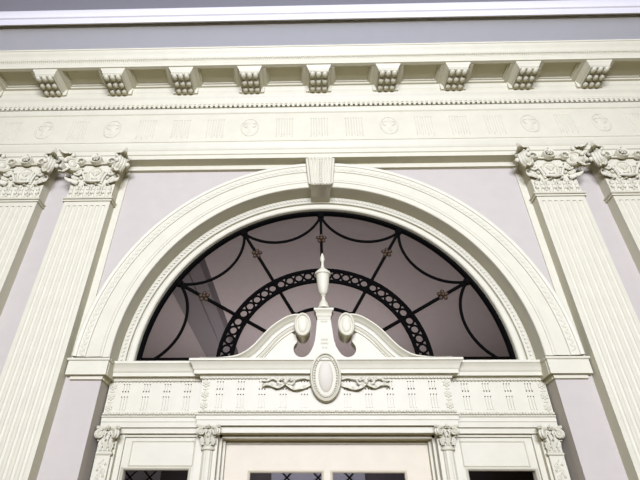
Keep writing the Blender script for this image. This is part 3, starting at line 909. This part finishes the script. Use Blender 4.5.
PN = [(-.553, -.036, .95, 2.247), (.036, .553, .95, 2.247)]
m = MB(); leaf_with_openings(m, -.745, .745, .02, 2.445, .085, .13, PN)
d1 = struct(m.build('door_1', DOORCREAM))
m = MB()
for o in PN: sticking(m, o, .085)
m.build('glazing_moulding', DOORCREAM, d1)
m = MB()
m.loft(-.55, .55, .09, .087, [(.0, .20), (.008, .21), (.008, .78), (0, .79)]); m.build('lower_panel', DOORCREAM, d1)
for o in PN:
    m = MB(); m.box(o[0] - .01, o[1] + .01, .112, .118, o[2] - .01, o[3] + .01); m.build('pane', GLASS, d1)
m = MB(); m.tube([(.66, .07, 1.05), (.66, .045, 1.05), (.66, .03, 1.05)], .012, 10); m.ball((.66, .022, 1.05), .028, .022, .028, 14, 8); m.lathe([(.03, 0), (.03, .004)], .66, .08, 1.05, 16); m.build('knob', BRONZE, d1)
for s, nm in ((-1, 'window_2'), (1, 'window_3')):
    x0, x1 = sorted((s * .905, s * 1.50)); o = (*sorted((s * .972, s * 1.438)), .95, 2.252)
    m = MB(); leaf_with_openings(m, x0, x1, .0, 2.530, .0, .07, [o])
    w = struct(m.build(nm, CREAM))
    m = MB(); sticking(m, o, .0, .014, .010); m.build('glazing_moulding', CREAM, w)
    q = (*sorted((s * .955, s * 1.40)), 2.278, 2.430); m = MB()
    sticking(m, (q[0], q[1], q[2], q[3]), .0, .007, .006); m.build('panel_moulding', CREAM, w)
    m = MB(); m.box(o[0] - .01, o[1] + .01, .045, .050, o[2] - .01, o[3] + .01); m.build('pane', GLASS, w)
# casings at the outer ends and over the side windows
m = MB()
for s in (-1, 1):
    for (a, b_, y) in ((1.46, 1.50, -.022), (1.498, 1.533, -.062), (1.53, 1.643, -.03)):
        x0, x1 = sorted((s * a, s * b_)); m.box(x0, x1, y, .08, 0, 2.517)
    x0, x1 = sorted((s * .92, s * 1.50)); m.box(x0, x1, -.045, .08, 2.480, 2.517); m.box(x0, x1, -.018, .08, 2.462, 2.485)
struct(m.build('trim_8', CREAM))

# ------------------------------------------------------------------ hall seen through the glass
HB = 5.4; HZ = 5.0
m = MB(); m.box(-XW, XW, .1, HB, -.12, 0); struct(m.build('floor_hall', WOOD))
m = MB(); m.box(-XW, XW, .10, HB + .2, HZ, HZ + .15); struct(m.build('ceiling_hall', MAUVE))
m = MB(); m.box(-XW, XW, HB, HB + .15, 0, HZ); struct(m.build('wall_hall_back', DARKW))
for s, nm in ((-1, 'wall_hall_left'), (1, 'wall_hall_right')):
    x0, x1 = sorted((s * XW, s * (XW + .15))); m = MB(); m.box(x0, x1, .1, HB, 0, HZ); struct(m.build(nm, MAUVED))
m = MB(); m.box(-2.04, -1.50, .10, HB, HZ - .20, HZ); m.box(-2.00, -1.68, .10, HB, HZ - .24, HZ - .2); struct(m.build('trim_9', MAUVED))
def dusk_window(nm, x0, x1):
    m = MB(); m.box(x0, x1, HB - .03, HB, 1.2, 3.6); w = struct(m.build(nm, DUSK))
    b = MB(); c = (x0 + x1) / 2
    for i in range(3):
        a = x0 + (x1 - x0) * (i + .5) / 3
        b.tube([(a + .32 * sin(q * .9), HB - .05, 1.2 + 2.4 * q / 10) for q in range(11)], .013, 6)
        b.tube([(a - .32 * sin(q * .9), HB - .05, 1.2 + 2.4 * q / 10) for q in range(11)], .013, 6)
    b.build('tracery', IRON, w)
dusk_window('window_4', -3.75, -2.72)
dusk_window('window_5', -.80, .80)

# ------------------------------------------------------------------ light
def area(name, loc, rot, sx, sy, power, col):
    l = bpy.data.lights.new(name, 'AREA'); l.shape = 'RECTANGLE'; l.size = sx; l.size_y = sy; l.energy = power; l.color = col
    o = bpy.data.objects.new(name, l); COL.objects.link(o); o.location = loc; o.rotation_euler = rot; return o
area('window_daylight', (0, -9.2, 4.5), (PI / 2, 0, 0), 4.2, 1.9, 2480, (.69, .727, 1.02))
area('added_ceiling_fill', (0, -2.7, 5.72), (PI, 0, 0), 5.5, .3, 30, (.58, .74, 1.0))  # unseen fill strip added to brighten the ceiling, no fixture modelled
area('added_hall_fill', (-.3, 4.2, 1.4), (PI, 0, 0), 1.6, 1.2, 145, (1.0, .965, .94))  # unseen upward fill added to light the hall ceiling behind the glass
W = bpy.data.worlds.new('world'); SC.world = W; W.use_nodes = True
W.node_tree.nodes['Background'].inputs['Color'].default_value = (1.0, .70, .22, 1)
W.node_tree.nodes['Background'].inputs['Strength'].default_value = .14

# ------------------------------------------------------------------ camera
cam = bpy.data.cameras.new('camera'); co_ = bpy.data.objects.new('camera', cam); COL.objects.link(co_)
cam.sensor_width = 36; cam.lens = 471.83 / 640 * 36; cam.clip_start = .05; cam.clip_end = 100
p, yw, r = .6071, -.0270, .0060
fwd = Vector((sin(yw) * cos(p), cos(yw) * cos(p), sin(p))); right = Vector((cos(yw), -sin(yw), 0)); up = right.cross(fwd)
R_ = right * cos(r) + up * sin(r); U_ = -right * sin(r) + up * cos(r)
M = Matrix((R_, U_, -fwd)).transposed().to_4x4(); M.translation = Vector((-.1101, -3.6556, 1.7424))
co_.matrix_world = M
cam.shift_x = 21.12 / 640; cam.shift_y = -9.25 / 640
SC.camera = co_
SC.view_settings.view_transform = 'Standard'; SC.view_settings.look = 'None'
SC.view_settings.exposure = 0.0; SC.view_settings.gamma = 1.0; SC.view_settings.use_curve_mapping = False
